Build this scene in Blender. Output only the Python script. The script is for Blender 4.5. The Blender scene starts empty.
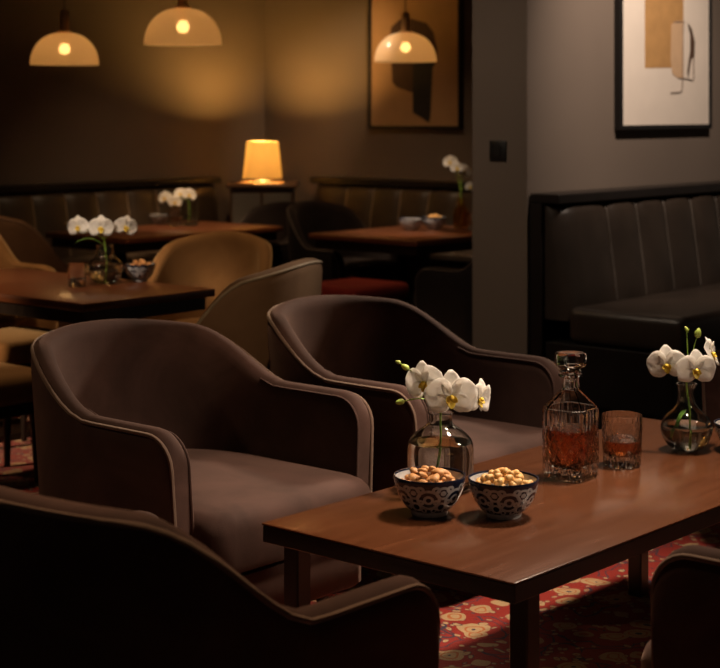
import bpy, bmesh, math, random
from mathutils import Vector, Matrix
random.seed(7)
sc = bpy.context.scene
COL = sc.collection
PI = math.pi
H = 1.33            # eye height of the photographer
F = 1600.0          # focal length in pixels
HY = 110.0          # row of the horizon
A = Vector((.657, .754, 0)).normalized()      # along the tables, away to the right
B = Vector((-A.y, A.x, 0))                    # across, away to the left
UP = Vector((0, 0, 1))

def on(px, py, z):
    """floor-plan point of something seen at a pixel and known to be at height z"""
    d = F * (H - z) / (py - HY)
    return Vector(((px - 360) / F * d, d, z))
def at(px, py, d):
    return Vector(((px - 360) / F * d, d, H - (py - HY) / F * d))

# ------------------------------------------------------------------ mesh helpers
class MB:
    def __init__(self):
        self.bm = bmesh.new()
    def grid(self, rows, closed_u=False, closed_v=False, cap=False):
        bm = self.bm
        vs = [[bm.verts.new(p) for p in r] for r in rows]
        n, m = len(vs), len(vs[0])
        for i in range(n if closed_u else n - 1):
            for j in range(m if closed_v else m - 1):
                a, b = vs[i], vs[(i + 1) % n]
                q = (a[j], b[j], b[(j + 1) % m], a[(j + 1) % m])
                try: bm.faces.new(q)
                except ValueError: pass
        if cap:
            bm.faces.new(vs[0]); bm.faces.new(vs[-1])
        return self
    def lathe(self, prof, n=40, c=(0, 0, 0)):
        bm = self.bm
        rings = []
        for r, z in prof:
            if r < 1e-5:
                rings.append([bm.verts.new((c[0], c[1], c[2] + z))])
            else:
                rings.append([bm.verts.new((c[0] + r * math.cos(2 * PI * k / n), c[1] + r * math.sin(2 * PI * k / n), c[2] + z)) for k in range(n)])
        for a, b in zip(rings, rings[1:]):
            for k in range(n):
                k2 = (k + 1) % n
                if len(a) == 1 and len(b) == 1: continue
                if len(a) == 1: bm.faces.new((a[0], b[k], b[k2]))
                elif len(b) == 1: bm.faces.new((a[k], b[0], a[k2]))
                else: bm.faces.new((a[k], b[k], b[k2], a[k2]))
        return self
    def tube(self, pts, r, n=10, cap=True):
        pts = [Vector(p) for p in pts]
        rs = r if isinstance(r, (list, tuple)) else [r] * len(pts)
        rows = []
        ref = None
        for i, p in enumerate(pts):
            t = (pts[min(i + 1, len(pts) - 1)] - pts[max(i - 1, 0)])
            if t.length < 1e-9: t = Vector((0, 0, 1))
            t.normalize()
            if ref is None:
                ref = t.cross(Vector((.3, .2, .93)))
                if ref.length < .1: ref = t.cross(Vector((1, 0, 0)))
            x = (ref - t * ref.dot(t)).normalized(); ref = x
            y = t.cross(x)
            rows.append([p + (x * math.cos(2 * PI * k / n) + y * math.sin(2 * PI * k / n)) * rs[i] for k in range(n)])
        self.grid(rows, closed_v=True, cap=cap)
        return self
    def box(self, c, s, bevel=0, seg=2, u=None, n=None):
        """box centred at c with sizes s; u, n are the horizontal axes"""
        u = Vector(u) if u is not None else Vector((1, 0, 0)); n = Vector(n) if n is not None else Vector((0, 1, 0))
        b2 = bmesh.new()
        r = bmesh.ops.create_cube(b2, size=1)
        for v in b2.verts:
            v.co = Vector((v.co.x * s[0], v.co.y * s[1], v.co.z * s[2]))
        if bevel:
            bmesh.ops.bevel(b2, geom=b2.edges[:], offset=bevel, segments=seg, profile=.5, affect='EDGES')
        c = Vector(c)
        for v in b2.verts:
            v.co = c + u * v.co.x + n * v.co.y + UP * v.co.z
        me = bpy.data.meshes.new('tmp'); b2.to_mesh(me); b2.free()
        self.bm.from_mesh(me); bpy.data.meshes.remove(me)
        return self
    def prism(self, outline, off):
        """flat polygon given as points, extruded by vector off"""
        bm = self.bm
        a = [bm.verts.new(p) for p in outline]; b = [bm.verts.new(Vector(p) + Vector(off)) for p in outline]
        bm.faces.new(a); bm.faces.new(b)
        for i in range(len(a)):
            j = (i + 1) % len(a)
            bm.faces.new((a[i], a[j], b[j], b[i]))
        return self
    def mesh(self, name, m, smooth=35, subsurf=0, norm=True):
        if norm: bmesh.ops.recalc_face_normals(self.bm, faces=self.bm.faces[:])
        me = bpy.data.meshes.new(name)
        self.bm.to_mesh(me); self.bm.free()
        if smooth:
            for p in me.polygons: p.use_smooth = True
            me.set_sharp_from_angle(angle=math.radians(smooth))
        if m: me.materials.append(m)
        return me
    def build(self, name, m, parent=None, smooth=35, loc=None):
        return link(name, self.mesh(name, m, smooth), parent, loc)

def link(name, me, parent=None, loc=None):
    o = bpy.data.objects.new(name, me); COL.objects.link(o)
    if parent is not None: o.parent = parent
    if loc is not None: o.location = loc
    return o
def tag(o, label, cat, group=None, kind=None):
    o['label'] = label; o['category'] = cat
    if group: o['group'] = group
    if kind: o['kind'] = kind
    return o
def thing(name, label, cat, loc=(0, 0, 0), rz=0, group=None):
    o = bpy.data.objects.new(name, None); COL.objects.link(o)
    o.location = loc; o.rotation_euler = (0, 0, rz); o.empty_display_size = .1
    return tag(o, label, cat, group)
def struct(o):
    o['kind'] = 'structure'; return o
def copy_thing(o, parent=None):
    c = o.copy(); COL.objects.link(c)
    if parent is not None: c.parent = parent
    for ch in list(o.children): copy_thing(ch, c)
    return c
def smooth01(t):
    t = max(0, min(1, t)); return t * t * (3 - 2 * t)
def spline(pts, n=8):
    """Catmull-Rom through pts"""
    P = [Vector(p) for p in pts]; out = []
    for i in range(len(P) - 1):
        p0, p1, p2, p3 = P[max(i - 1, 0)], P[i], P[i + 1], P[min(i + 2, len(P) - 1)]
        for k in range(n):
            t = k / n
            out.append(.5 * ((2 * p1) + (p2 - p0) * t + (2 * p0 - 5 * p1 + 4 * p2 - p3) * t * t + (3 * p1 - p0 - 3 * p2 + p3) * t ** 3))
    out.append(P[-1]); return out

# ------------------------------------------------------------------ materials
class NT:
    def __init__(self, name):
        self.m = bpy.data.materials.new(name); self.m.use_nodes = True
        self.t = self.m.node_tree; self.t.nodes.clear()
        self.out = self.t.nodes.new('ShaderNodeOutputMaterial')
    def n(self, typ, **kw):
        nd = self.t.nodes.new(typ)
        for k, v in kw.items():
            if k.startswith('_'): setattr(nd, k[1:], v)
            else: self.set(nd.inputs[k.replace('__', ' ')], v)
        return nd
    def set(self, s, v):
        if hasattr(v, 'is_linked') or isinstance(v, bpy.types.NodeSocket): self.t.links.new(v, s)
        else: s.default_value = v
    def math(self, op, a, b=0.0, c=None):
        nd = self.t.nodes.new('ShaderNodeMath'); nd.operation = op
        self.set(nd.inputs[0], a); self.set(nd.inputs[1], b)
        if c is not None: self.set(nd.inputs[2], c)
        return nd.outputs[0]
    def ramp(self, f, stops, interp='LINEAR'):
        nd = self.t.nodes.new('ShaderNodeValToRGB'); nd.color_ramp.interpolation = interp
        el = nd.color_ramp.elements
        while len(el) < len(stops): el.new(.5)
        for e, (p, c) in zip(el, stops):
            e.position = p; e.color = (*c, 1) if len(c) == 3 else c
        self.set(nd.inputs[0], f); return nd.outputs[0]
    def mix(self, f, a, b):
        nd = self.t.nodes.new('ShaderNodeMix'); nd.data_type = 'RGBA'
        self.set(nd.inputs[0], f)
        self.set(nd.inputs[6], a if not isinstance(a, tuple) or len(a) == 4 else (*a, 1)); self.set(nd.inputs[7], b if not isinstance(b, tuple) or len(b) == 4 else (*b, 1))
        return nd.outputs[2]
    def obj(self, scale=(1, 1, 1)):
        tc = self.t.nodes.new('ShaderNodeTexCoord'); mp = self.t.nodes.new('ShaderNodeMapping')
        self.t.links.new(tc.outputs['Object'], mp.inputs[0]); mp.inputs['Scale'].default_value = scale
        return mp.outputs[0]
    def noise(self, vec, scale, detail=3, rough=.5, dist=0):
        nd = self.n('ShaderNodeTexNoise', Scale=scale, Detail=detail, Roughness=rough, Distortion=dist)
        self.set(nd.inputs['Vector'], vec); return nd.outputs[0]
    def bump(self, h, strength=.2, dist=.01):
        nd = self.n('ShaderNodeBump', Strength=strength, Distance=dist); self.set(nd.inputs['Height'], h); return nd.outputs[0]
    def principled(self, color, rough=.5, normal=None, **kw):
        nd = self.t.nodes.new('ShaderNodeBsdfPrincipled')
        self.set(nd.inputs['Base Color'], (*color, 1) if isinstance(color, tuple) and len(color) == 3 else color)
        self.set(nd.inputs['Roughness'], rough)
        if normal is not None: self.set(nd.inputs['Normal'], normal)
        for k, v in kw.items():
            self.set(nd.inputs[k.replace('__', ' ')], v)
        return nd.outputs[0]
    def done(self, sh):
        self.t.links.new(sh, self.out.inputs[0]); return self.m

def velvet(name, c, c2, sheen=.6, tint=(.8, .65, .55)):
    t = NT(name); v = t.obj()
    f = t.noise(v, 5, 4, .6, .8)
    col = t.ramp(f, [(.35, c), (.7, c2)])
    b = t.bump(t.noise(v, 420, 2), .25, .002)
    return t.done(t.principled(col, .85, b, Sheen__Weight=sheen, Sheen__Roughness=.42, Sheen__Tint=(*tint, 1), Specular__IOR__Level=.15))
def plain(name, c, rough=.5, var=.15, scale=12, **kw):
    t = NT(name); v = t.obj()
    f = t.noise(v, scale, 3)
    col = t.ramp(f, [(.3, tuple(x * (1 - var) for x in c)), (.7, tuple(min(1, x * (1 + var)) for x in c))])
    return t.done(t.principled(col, rough, None, **kw))
def wood(name, c1, c2, rough=.3, rot=0.0, coat=.3):
    t = NT(name)
    tc = t.n('ShaderNodeTexCoord'); mp = t.n('ShaderNodeMapping'); t.t.links.new(tc.outputs['Object'], mp.inputs[0])
    mp.inputs['Rotation'].default_value = (0, 0, -rot)
    mp2 = t.n('ShaderNodeMapping'); t.t.links.new(mp.outputs[0], mp2.inputs[0]); mp2.inputs['Scale'].default_value = (1.2, 16, 6)
    f = t.noise(mp2.outputs[0], 3.2, 6, .62, .5)
    f2 = t.noise(mp2.outputs[0], 14, 3, .6)
    col = t.mix(t.math('MULTIPLY', f2, .35), t.ramp(f, [(.3, c1), (.7, c2)]), c1)
    b = t.bump(f2, .05, .002)
    r = t.math('ADD', rough - .06, t.math('MULTIPLY', f, .12))
    return t.done(t.principled(col, r, b, Coat__Weight=coat, Coat__Roughness=.15))
def leather(name, c, rough=.38):
    t = NT(name); v = t.obj()
    vo = t.n('ShaderNodeTexVoronoi', Scale=260.0); t.set(vo.inputs['Vector'], v)
    f = t.noise(v, 6, 4)
    col = t.ramp(f, [(.3, c), (.75, tuple(x * 1.6 for x in c))])
    b = t.bump(vo.outputs[0], .12, .002)
    return t.done(t.principled(col, rough, b, Specular__IOR__Level=.55))
def glass(name, c=(1, 1, 1), ior=1.45, rough=0.0, bump=None):
    t = NT(name)
    nd = t.n('ShaderNodeBsdfGlass', Color=(*c, 1), Roughness=rough, IOR=ior)
    if bump: t.set(nd.inputs['Normal'], bump(t))
    return t.done(nd.outputs[0])
def liquid(name, c, dens, ior=1.34):
    t = NT(name)
    nd = t.n('ShaderNodeBsdfGlass', Color=(1, 1, 1, 1), Roughness=0.0, IOR=ior)
    if dens:
        va = t.n('ShaderNodeVolumeAbsorption', Color=(*c, 1), Density=dens)
        t.t.links.new(va.outputs[0], t.out.inputs['Volume'])
    return t.done(nd.outputs[0])
def emit(name, c, s):
    t = NT(name); e = t.n('ShaderNodeEmission', Color=(*c, 1), Strength=s); return t.done(e.outputs[0])

M = {}
M['plum'] = velvet('plum_velvet', (.036, .018, .014), (.067, .034, .027), .22, (.75, .48, .38))
M['plum_trim'] = velvet('plum_piping', (.10, .062, .045), (.13, .08, .06), .5, (.85, .65, .5))
M['tan'] = velvet('tan_velvet', (.20, .10, .035), (.26, .135, .05), .3, (.9, .7, .4))
M['tan_trim'] = plain('tan_piping', (.34, .2, .08), .7)
M['brown'] = velvet('brown_velvet', (.062, .030, .014), (.085, .043, .020), .2, (.7, .45, .25))
M['brown_trim'] = plain('brown_piping', (.10, .05, .025), .7)
M['taupe'] = velvet('taupe_velvet', (.115, .066, .036), (.145, .086, .048), .1, (.75, .52, .34))
M['taupe_trim'] = plain('taupe_piping', (.22, .17, .11), .7)
M['char'] = velvet('charcoal_velvet', (.012, .008, .007), (.018, .012, .010), .12, (.5, .4, .35))
M['char_trim'] = plain('charcoal_piping', (.06, .042, .032), .7)
M['red'] = velvet('red_velvet', (.16, .014, .010), (.22, .02, .015), .3, (.8, .3, .2))
M['ebony'] = plain('ebony_wood', (.012, .008, .006), .4, .2, 20)
M['table'] = wood('mahogany_top', (.072, .024, .010), (.110, .038, .015), .25, math.atan2(A.y, A.x))
M['table_b'] = wood('mahogany_cafe', (.115, .037, .015), (.18, .060, .024), .33, math.atan2(B.y, B.x))
M['table_edge'] = wood('dark_walnut', (.010, .006, .004), (.018, .009, .006), .35, math.atan2(A.y, A.x), .1)
M['leather'] = leather('black_leather', (.026, .018, .013))
M['leather_b'] = leather('brown_leather', (.040, .026, .016), .42)
M['leather_pipe_glint'] = leather('leather_piping_glint', (.07, .056, .045), .4)  # lightened piping: highlights along the ribs put into the colour
M['leather_pipe_glint_b'] = leather('brown_leather_piping_glint', (.22, .16, .11), .42)  # paler still, painting in the bright rib edges of the back banquettes
M['cap'] = plain('cap_rail_wood', (.012, .009, .008), .35)
t = NT('white_petal'); v = t.obj(); pc = t.ramp(t.noise(v, 60, 3), [(.3, (.88, .85, .80)), (.7, (.95, .93, .90))])
dfp = t.n('ShaderNodeBsdfDiffuse'); t.set(dfp.inputs[0], pc); trp = t.n('ShaderNodeBsdfTranslucent'); t.set(trp.inputs[0], pc)
mxp = t.n('ShaderNodeMixShader', Fac=.5); t.t.links.new(dfp.outputs[0], mxp.inputs[1]); t.t.links.new(trp.outputs[0], mxp.inputs[2])
M['white_petal'] = t.done(mxp.outputs[0])
M['yellow'] = plain('orchid_lip_yellow', (.78, .56, .06), .5, .2, 90)
M['green'] = plain('stem_green', (.22, .36, .05), .5, .2, 30)
M['bud'] = plain('bud_green', (.42, .55, .10), .5, .2, 60)
M['leaf'] = plain('leaf_green', (.10, .22, .035), .4, .2, 40)
M['almond'] = plain('almond_skin', (.50, .24, .085), .55, .3, 160)
M['peanut'] = plain('hazelnut_skin', (.66, .38, .13), .5, .25, 160)
M['brass'] = plain('brushed_brass', (.58, .31, .11), .45, .06, 60, Metallic=.55)
M['black_metal'] = plain('black_metal', (.012, .011, .010), .4, .1, 30)
M['cord'] = plain('black_cord', (.014, .010, .008), .7)
M['frame'] = plain('black_frame', (.010, .009, .009), .35)
M['paper'] = plain('cream_paper', (.72, .63, .54), .8, .03, 8)
M['canvas'] = plain('tan_canvas', (.44, .26, .12), .85, .05, 10)
M['ochre'] = plain('ochre_paint', (.44, .24, .085), .8, .10, 14)
M['ochre_pale'] = plain('pale_ochre_paint', (.56, .37, .22), .8, .06, 14)
M['umber'] = plain('umber_paint', (.075, .036, .018), .8, .1, 14)
M['ink'] = plain('black_paint', (.010, .009, .009), .7, .1, 14)
M['line'] = plain('grey_line_paint', (.16, .11, .085), .8)
M['glass'] = glass('clear_glass', (.97, .985, .97), 1.45)
M['water'] = liquid('water', (1, 1, 1), 0, 1.33)
M['whisky'] = liquid('whisky', (.87, .50, .12), 38, 1.36)
M['switch'] = plain('black_switch', (.008, .008, .008), .4)
M['gray_panel'] = plain('grey_cabinet_panel', (.15, .13, .11), .5, .08, 10)
M['cab_top_lit'] = wood('cabinet_top_lit_walnut', (.16, .085, .04), (.24, .13, .06), .35)  # lighter than the body: lamplight on the top put into the colour
M['cab'] = wood('cabinet_walnut', (.06, .028, .014), (.10, .048, .022), .4)

def cutglass():
    def bmp(t):
        tc = t.n('ShaderNodeTexCoord'); sep = t.n('ShaderNodeSeparateXYZ'); t.t.links.new(tc.outputs['Object'], sep.inputs[0])
        ang0 = t.math('ARCTAN2', sep.outputs[1], sep.outputs[0]); ang = t.math('MULTIPLY', ang0, 12 / (2 * PI))
        zz = t.math('MULTIPLY', sep.outputs[2], 26.0)
        d1 = t.math('PINGPONG', t.math('ADD', ang, zz), .5); d2 = t.math('PINGPONG', t.math('SUBTRACT', ang, zz), .5)
        h = t.math('MINIMUM', d1, d2)
        h = t.math('MINIMUM', h, .22)
        zone = t.math('MULTIPLY', t.math('GREATER_THAN', sep.outputs[2], .016), t.math('LESS_THAN', sep.outputs[2], .105))
        fl = t.math('MULTIPLY', t.math('PINGPONG', t.math('MULTIPLY', ang0, 30 / (2 * PI)), .5), t.math('MULTIPLY', t.math('LESS_THAN', sep.outputs[2], .022), 1.0))
        up = t.math('MULTIPLY', t.math('PINGPONG', t.math('MULTIPLY', ang0, 24 / (2 * PI)), .5), t.math('MULTIPLY', t.math('GREATER_THAN', sep.outputs[2], .108), t.math('LESS_THAN', sep.outputs[2], .158)))
        fl = t.math('ADD', fl, t.math('MULTIPLY', up, .5))
        return t.bump(t.math('ADD', t.math('MULTIPLY', h, zone), fl), .6, .009)
    return glass('cut_crystal', (1, 1, 1), 1.5, 0.0, bmp)
M['crystal'] = cutglass()
M['crystal_plain'] = glass('plain_crystal', (1, 1, 1), 1.5)

def bowl_mat():
    t = NT('blue_white_glaze')
    tc = t.n('ShaderNodeTexCoord'); sep = t.n('ShaderNodeSeparateXYZ'); t.t.links.new(tc.outputs['Object'], sep.inputs[0])
    x, y, z = sep.outputs
    u = t.math('MULTIPLY', t.math('ARCTAN2', y, x), 7 / (2 * PI))
    fu = t.math('SUBTRACT', t.math('PINGPONG', u, .5), .0)                      # 0..0.5, mirrored: nine motifs round the bowl
    v = t.math('MULTIPLY', t.math('SUBTRACT', z, .042), 1 / .05)
    def ring(cu, cv, r, w, ku=1.0):
        du = t.math('MULTIPLY', t.math('SUBTRACT', fu, cu), ku); dv = t.math('SUBTRACT', v, cv)
        d = t.math('SQRT', t.math('ADD', t.math('MULTIPLY', du, du), t.math('MULTIPLY', dv, dv)))
        return t.math('LESS_THAN', t.math('ABSOLUTE', t.math('SUBTRACT', d, r)), w)
    nse = t.noise(tc.outputs['Object'], 60, 2)
    f = ring(0, 0, .38, .055)
    for a in (ring(0, 0, .14, .05), ring(.5, .28, .22, .05), ring(.5, -.32, .17, .045), ring(.26, .42, .1, .05), ring(.27, -.1, .07, .05), ring(.5, .28, .04, .06), ring(.22, -.48, .1, .04)):
        f = t.math('MAXIMUM', f, a)
    # white foot band, dark lip line
    foot = t.math('LESS_THAN', z, .0115)
    f = t.math('MAXIMUM', f, foot)
    r = t.math('SQRT', t.math('ADD', t.math('MULTIPLY', x, x), t.math('MULTIPLY', y, y)))
    lip = t.math('GREATER_THAN', z, .0765)
    f = t.math('MULTIPLY', f, t.math('SUBTRACT', 1.0, lip))
    geo = t.n('ShaderNodeNewGeometry'); dn = t.n('ShaderNodeVectorMath', _operation='DOT_PRODUCT')
    tr = t.n('ShaderNodeVectorTransform', _vector_type='NORMAL', _convert_from='WORLD', _convert_to='OBJECT')
    t.t.links.new(geo.outputs['Normal'], tr.inputs[0])
    rad = t.n('ShaderNodeCombineXYZ'); t.t.links.new(x, rad.inputs[0]); t.t.links.new(y, rad.inputs[1])
    t.t.links.new(tr.outputs[0], dn.inputs[0]); t.t.links.new(rad.outputs[0], dn.inputs[1])
    inner = t.math('LESS_THAN', dn.outputs['Value'], 0.0)
    f = t.math('MAXIMUM', f, t.math('MULTIPLY', inner, t.math('SUBTRACT', 1.0, lip)))
    wht = t.ramp(nse, [(.3, (.34, .34, .36)), (.7, (.52, .51, .50))])
    col = t.mix(f, (.010, .014, .035), wht)
    return t.done(t.principled(col, .18, None, Coat__Weight=.5, Coat__Roughness=.05))
M['bowl'] = bowl_mat()

def rug_mat(name, hx, hy):
    t = NT(name)
    tc = t.n('ShaderNodeTexCoord'); sep = t.n('ShaderNodeSeparateXYZ'); t.t.links.new(tc.outputs['Object'], sep.inputs[0])
    nz = t.n('ShaderNodeTexNoise', Scale=7.0, Detail=2.0); t.t.links.new(tc.outputs['Object'], nz.inputs['Vector'])
    wob = t.n('ShaderNodeVectorMath', _operation='SCALE'); t.t.links.new(nz.outputs['Color'], wob.inputs[0]); wob.inputs['Scale'].default_value = .10
    add = t.n('ShaderNodeVectorMath', _operation='ADD'); t.t.links.new(tc.outputs['Object'], add.inputs[0]); t.t.links.new(wob.outputs[0], add.inputs[1])
    def vor(s, rnd=.6):
        vo = t.n('ShaderNodeTexVoronoi', Scale=s, Randomness=rnd); t.t.links.new(add.outputs[0], vo.inputs['Vector']); return vo
    big, small = vor(10.0, .8), vor(30, .95)
    red = (.27, .018, .012); cream = (.46, .31, .16); navy = (.03, .035, .06); rust = (.42, .13, .04)
    base = t.ramp(big.outputs['Distance'], [(0, navy), (.09, cream), (.20, rust), (.25, cream), (.36, red), (.56, red), (.63, navy), (.68, red)], 'CONSTANT')
    sm = t.ramp(small.outputs['Distance'], [(0, rust), (.10, cream), (.27, navy), (.32, red)], 'CONSTANT')
    pick = t.math('GREATER_THAN', big.outputs['Distance'], .33)
    mask = t.math('MULTIPLY', pick, t.math('LESS_THAN', small.outputs['Distance'], .32))
    col = t.mix(mask, base, sm)
    ex = t.math('SUBTRACT', hx, t.math('ABSOLUTE', sep.outputs[0])); ey = t.math('SUBTRACT', hy, t.math('ABSOLUTE', sep.outputs[1]))
    e = t.math('MINIMUM', ex, ey)
    band = t.ramp(t.math('MULTIPLY', e, 4.0), [(0, navy), (.10, cream), (.16, red), (.24, navy), (.28, cream)], 'CONSTANT')
    col = t.mix(t.math('LESS_THAN', e, .08), col, band)
    fz = t.noise(tc.outputs['Object'], 300, 2)
    col = t.mix(t.math('MULTIPLY', fz, .35), col, (.12, .03, .02))
    return t.done(t.principled(col, .95, t.bump(fz, .5, .004), Specular__IOR__Level=.1, Sheen__Weight=.15))

def wall_mat(name, c):
    t = NT(name); v = t.obj()
    f = t.noise(v, 1.5, 4); g = t.noise(v, 160, 2)
    return t.done(t.principled(t.ramp(f, [(.3, tuple(x * .94 for x in c)), (.7, tuple(x * 1.06 for x in c))]), .8, t.bump(g, .06, .003), Specular__IOR__Level=.25))
M['wall'] = wall_mat('taupe_wall_paint', (.165, .128, .102))
M['ceiling'] = wall_mat('dark_ceiling_paint', (.05, .04, .035))
M['floor'] = wood('dark_floorboards', (.018, .010, .007), (.034, .018, .011), .4, math.atan2(B.y, B.x), .0)

# ------------------------------------------------------------------ the room
CORNER = Vector((-.653, 11.0, 0))
PIL = Vector((.71, 6.8, 0))
def slab(name, o, u, n, L, th, h, mat, z0=0):
    """wall whose room face starts at o, runs along u; body goes to -n"""
    c = o + u * (L / 2) - n * (th / 2) + UP * (z0 + h / 2)
    return struct(MB().box(c, (L, th, h), 0, 1, u, n).build(name, mat, smooth=0))
CH = 2.75
slab('wall_left', CORNER + A * .2, -A, -B, 11, .2, CH, M['wall'])
slab('wall_back', CORNER, -B, -A, 3.46, .2, CH, M['wall'])
slab('wall_right', PIL, A, -B, 5.2, .29, CH, M['wall'])
struct(MB().box((0, 5.5, -.05), (18, 15, .1)).build('floor', M['floor'], smooth=0))
struct(MB().box((0, 5.5, CH + .05), (18, 15, .1)).build('ceiling', M['ceiling'], smooth=0))

# ------------------------------------------------------------------ armchairs
def chair_path(w, d, ah, bh, T):
    xf, x0 = d / 2, .05 * d / .72
    a = x0 + d / 2
    w = w - T / 2; r = .075
    x1, x2 = .07 * d / .72, -.225 * d / .72
    pts = []
    def hh(x): return ah + (bh - ah) * smooth01((x1 - x) / (x1 - x2))
    front = [0, .003, .009, .018, .03, .045, .06, .075, .11, .15, .19, .23, .27, .31]
    front = [f for f in front if xf - f > x0 + .02]
    def arm(s):
        L = []
        for f in front:
            x = xf - f; h = hh(x)
            if f < r: h -= r - math.sqrt(max(0, r * r - (r - f) ** 2))
            L.append((Vector((x, s * w, 0)), Vector((0, s, 0)), h))
        return L
    pts += arm(1)
    N = 36; n = 2.3
    back = []
    for k in range(N + 1):
        ph = PI * k / N
        sx, cy = math.sin(ph), math.cos(ph)
        x = x0 - (a - T / 2) * (abs(sx) ** (2 / n)); y = w * (1 if cy >= 0 else -1) * abs(cy) ** (2 / n)
        back.append(Vector((x, y, 0)))
    for k, p in enumerate(back):
        t = back[min(k + 1, N)] - back[max(k - 1, 0)]
        nr = Vector((t.y, -t.x, 0)).normalized()
        if nr.dot(Vector((p.x - x0 - .05, p.y, 0))) < 0: nr = -nr
        pts.append((p, nr, hh(p.x) + (.045 * (bh - ah) / .175) * (max(0, 1 - (p.y / w) ** 2) - .62) * smooth01((x1 - p.x) / (x1 - x2))))
    pts += arm(-1)[::-1]
    return pts
_chairs = {}
def chair_meshes(key, w, d, ah, bh, sz, T, mat, trim, seatm, fl=.035):
    if key in _chairs: return _chairs[key]
    zb, zi = .15, .24
    pts = chair_path(w, d, ah, bh, T)
    off = lambda z: fl * ((z - zb) / (bh - zb)) ** 1.1 - fl * .8
    rows, pout, pin = [], [], []
    rt = .045
    for p, nr, h in pts:
        hs = h - rt
        sec = []
        for k in range(7):
            z = zb + (hs - zb) * k / 6; sec.append((T / 2 + off(z), z))
        for k in range(1, 9):
            a = PI * k / 9
            ca, sa = math.cos(a), math.sin(a)
            e = 2 / 2.25
            sec.append((off(hs) + (T / 2) * (1 if ca > 0 else -1) * abs(ca) ** e + .0, hs + rt * sa ** e))
        for k in range(6):
            z = hs + (zi - hs) * k / 5; sec.append((-T / 2 + off(z), z))
        rows.append([p + nr * a + UP * z for a, z in sec])
        pout.append(p + nr * (T / 2 + off(hs) - .004) + UP * (h - .013))
        pin.append(p + nr * (-T / 2 + off(hs) + .004) + UP * (h - .013))
    res = []
    res.append(('backrest', MB().grid(rows, closed_v=True, cap=True).mesh('backrest', mat, 50)))
    def pipe(line, sgn):
        # down the front ends too
        a, b = line[0], line[-1]
        fa = [Vector((a.x + .003, a.y + (0), z)) for z in (zb + .02, (zb + a.z) / 2)]
        fb = [Vector((b.x + .003, b.y, z)) for z in ((zb + b.z) / 2, zb + .02)]
        for L in (fa, fb):
            for q in L:
                y0 = abs(q.y); q.y = (1 if q.y > 0 else -1) * (y0 + (off(q.z) - off(a.z)))
        return fa + line + fb
    pi_ = pipe(pin, -1)
    narm = sum(1 for p, nr, h in pts if p.x > .02) // 2 + 3
    for L, tm in ((pipe(pout, 1), trim), (pi_[:narm], mat), (pi_[-narm:], mat)):
        res.append(('piping', MB().tube(L, .005 if tm is trim else .0036, 6).mesh('piping', tm, 60)))
    # cushion
    wi, xb, xf = w - T - .012, -d / 2 + T + .005, d / 2 + .085
    def outline(ins):
        o = []
        W, xB, xF = wi - ins, xb + ins, xf - ins
        rf = .06
        for k in range(9):
            a = PI / 2 * k / 8
            o.append((xF - rf + rf * math.sin(a) + 0, -(W - rf + rf * math.cos(a))))
        o += [(q[0], -q[1]) for q in o[::-1]]
        for k in range(23):
            ph = PI * k / 22
            n = 2.15; ax = .04 - xB
            sx, cy = math.sin(ph), math.cos(ph)
            o.append((.04 - ax * abs(sx) ** (2 / n), W * (1 if cy >= 0 else -1) * abs(cy) ** (2 / n)))
        return o
    def stack(layers):
        rows = []
        for ins, z, s in layers:
            o = outline(ins)
            cx = .04
            rows.append([Vector((cx + (x - cx) * s, y * s, z)) for x, y in o])
        return rows
    z1 = sz
    lay = [(.03, z1 - .15, 1), (.006, z1 - .14, 1), (0, z1 - .12, 1), (0, z1 - .05, 1), (.006, z1 - .028, 1), (.018, z1 - .012, 1), (.035, z1 - .003, 1),
           (.05, z1 + .003, .92), (.05, z1 + .012, .7), (.05, z1 + .018, .4), (.05, z1 + .02, .1)]
    res.append(('seat_cushion', MB().grid(stack(lay), closed_v=True, cap=True).mesh('seat_cushion', seatm, 50)))
    res.append(('seat_base', MB().grid(stack([(.03, zb - .02, 1), (.02, zb - .01, 1), (.02, z1 - .155, 1), (.03, z1 - .15, 1)]), closed_v=True, cap=True).mesh('seat_base', mat, 50)))
    for sx in (1, -1):
        for sy in (1, -1):
            p = Vector((sx * (d / 2 - .10), sy * (w - .12), 0))
            q = p + Vector((sx * .025, sy * .02, 0))
            res.append(('leg', MB().tube([(q.x, q.y, .0035), (p.x, p.y, zb - .012)], [.013, .021], 12).mesh('leg', M['ebony'], 50)))
    _chairs[key] = res
    return res
def chair(name, label, key, pos, face, args, cat='armchair', group=None, z=0):
    r = thing(name, label, cat, (pos[0], pos[1], z), math.atan2(face.y, face.x), group)
    for nm, me in chair_meshes(key, *args): link(nm, me, r)
    return r
LOUNGE = (.36, .72, .59, .735, .40, .062, M['plum'], M['plum_trim'], M['plum'])
chair('lounge_armchair', 'plum velvet barrel armchair left of centre, its seat facing the table', 'lounge', (-.468, 4.10), -B, LOUNGE, group='plum velvet lounge armchairs', z=.012)
chair('lounge_armchair', 'plum velvet barrel armchair behind the left orchid vase and crystal decanter', 'lounge', (.10, 4.67), -B, LOUNGE, group='plum velvet lounge armchairs', z=.012)
chair('lounge_armchair', 'dark armchair in the near left foreground, its outer back turned to the camera', 'loungenear', (-.368, 2.59), A, LOUNGE[:2] + (.562, .764) + LOUNGE[4:], group='plum velvet lounge armchairs', z=.012)
chair('lounge_armchair', 'dark armchair cut off by the bottom right corner of the photo', 'lounge', (.994, 2.73), B, LOUNGE, group='plum velvet lounge armchairs', z=.012)
chair('lounge_armchair', 'plum armchair at the far right end of the table, behind the right vase', 'lounge', (1.53, 4.86), -A, LOUNGE, group='plum velvet lounge armchairs', z=.012)
def dining(m, t, seat=None, bh=.80): return (.345, .64, .555, bh, .45, .055, m, t, seat or m)
MT = Vector((-.971, 5.61, 0))       # near corner of the cafe table
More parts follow.
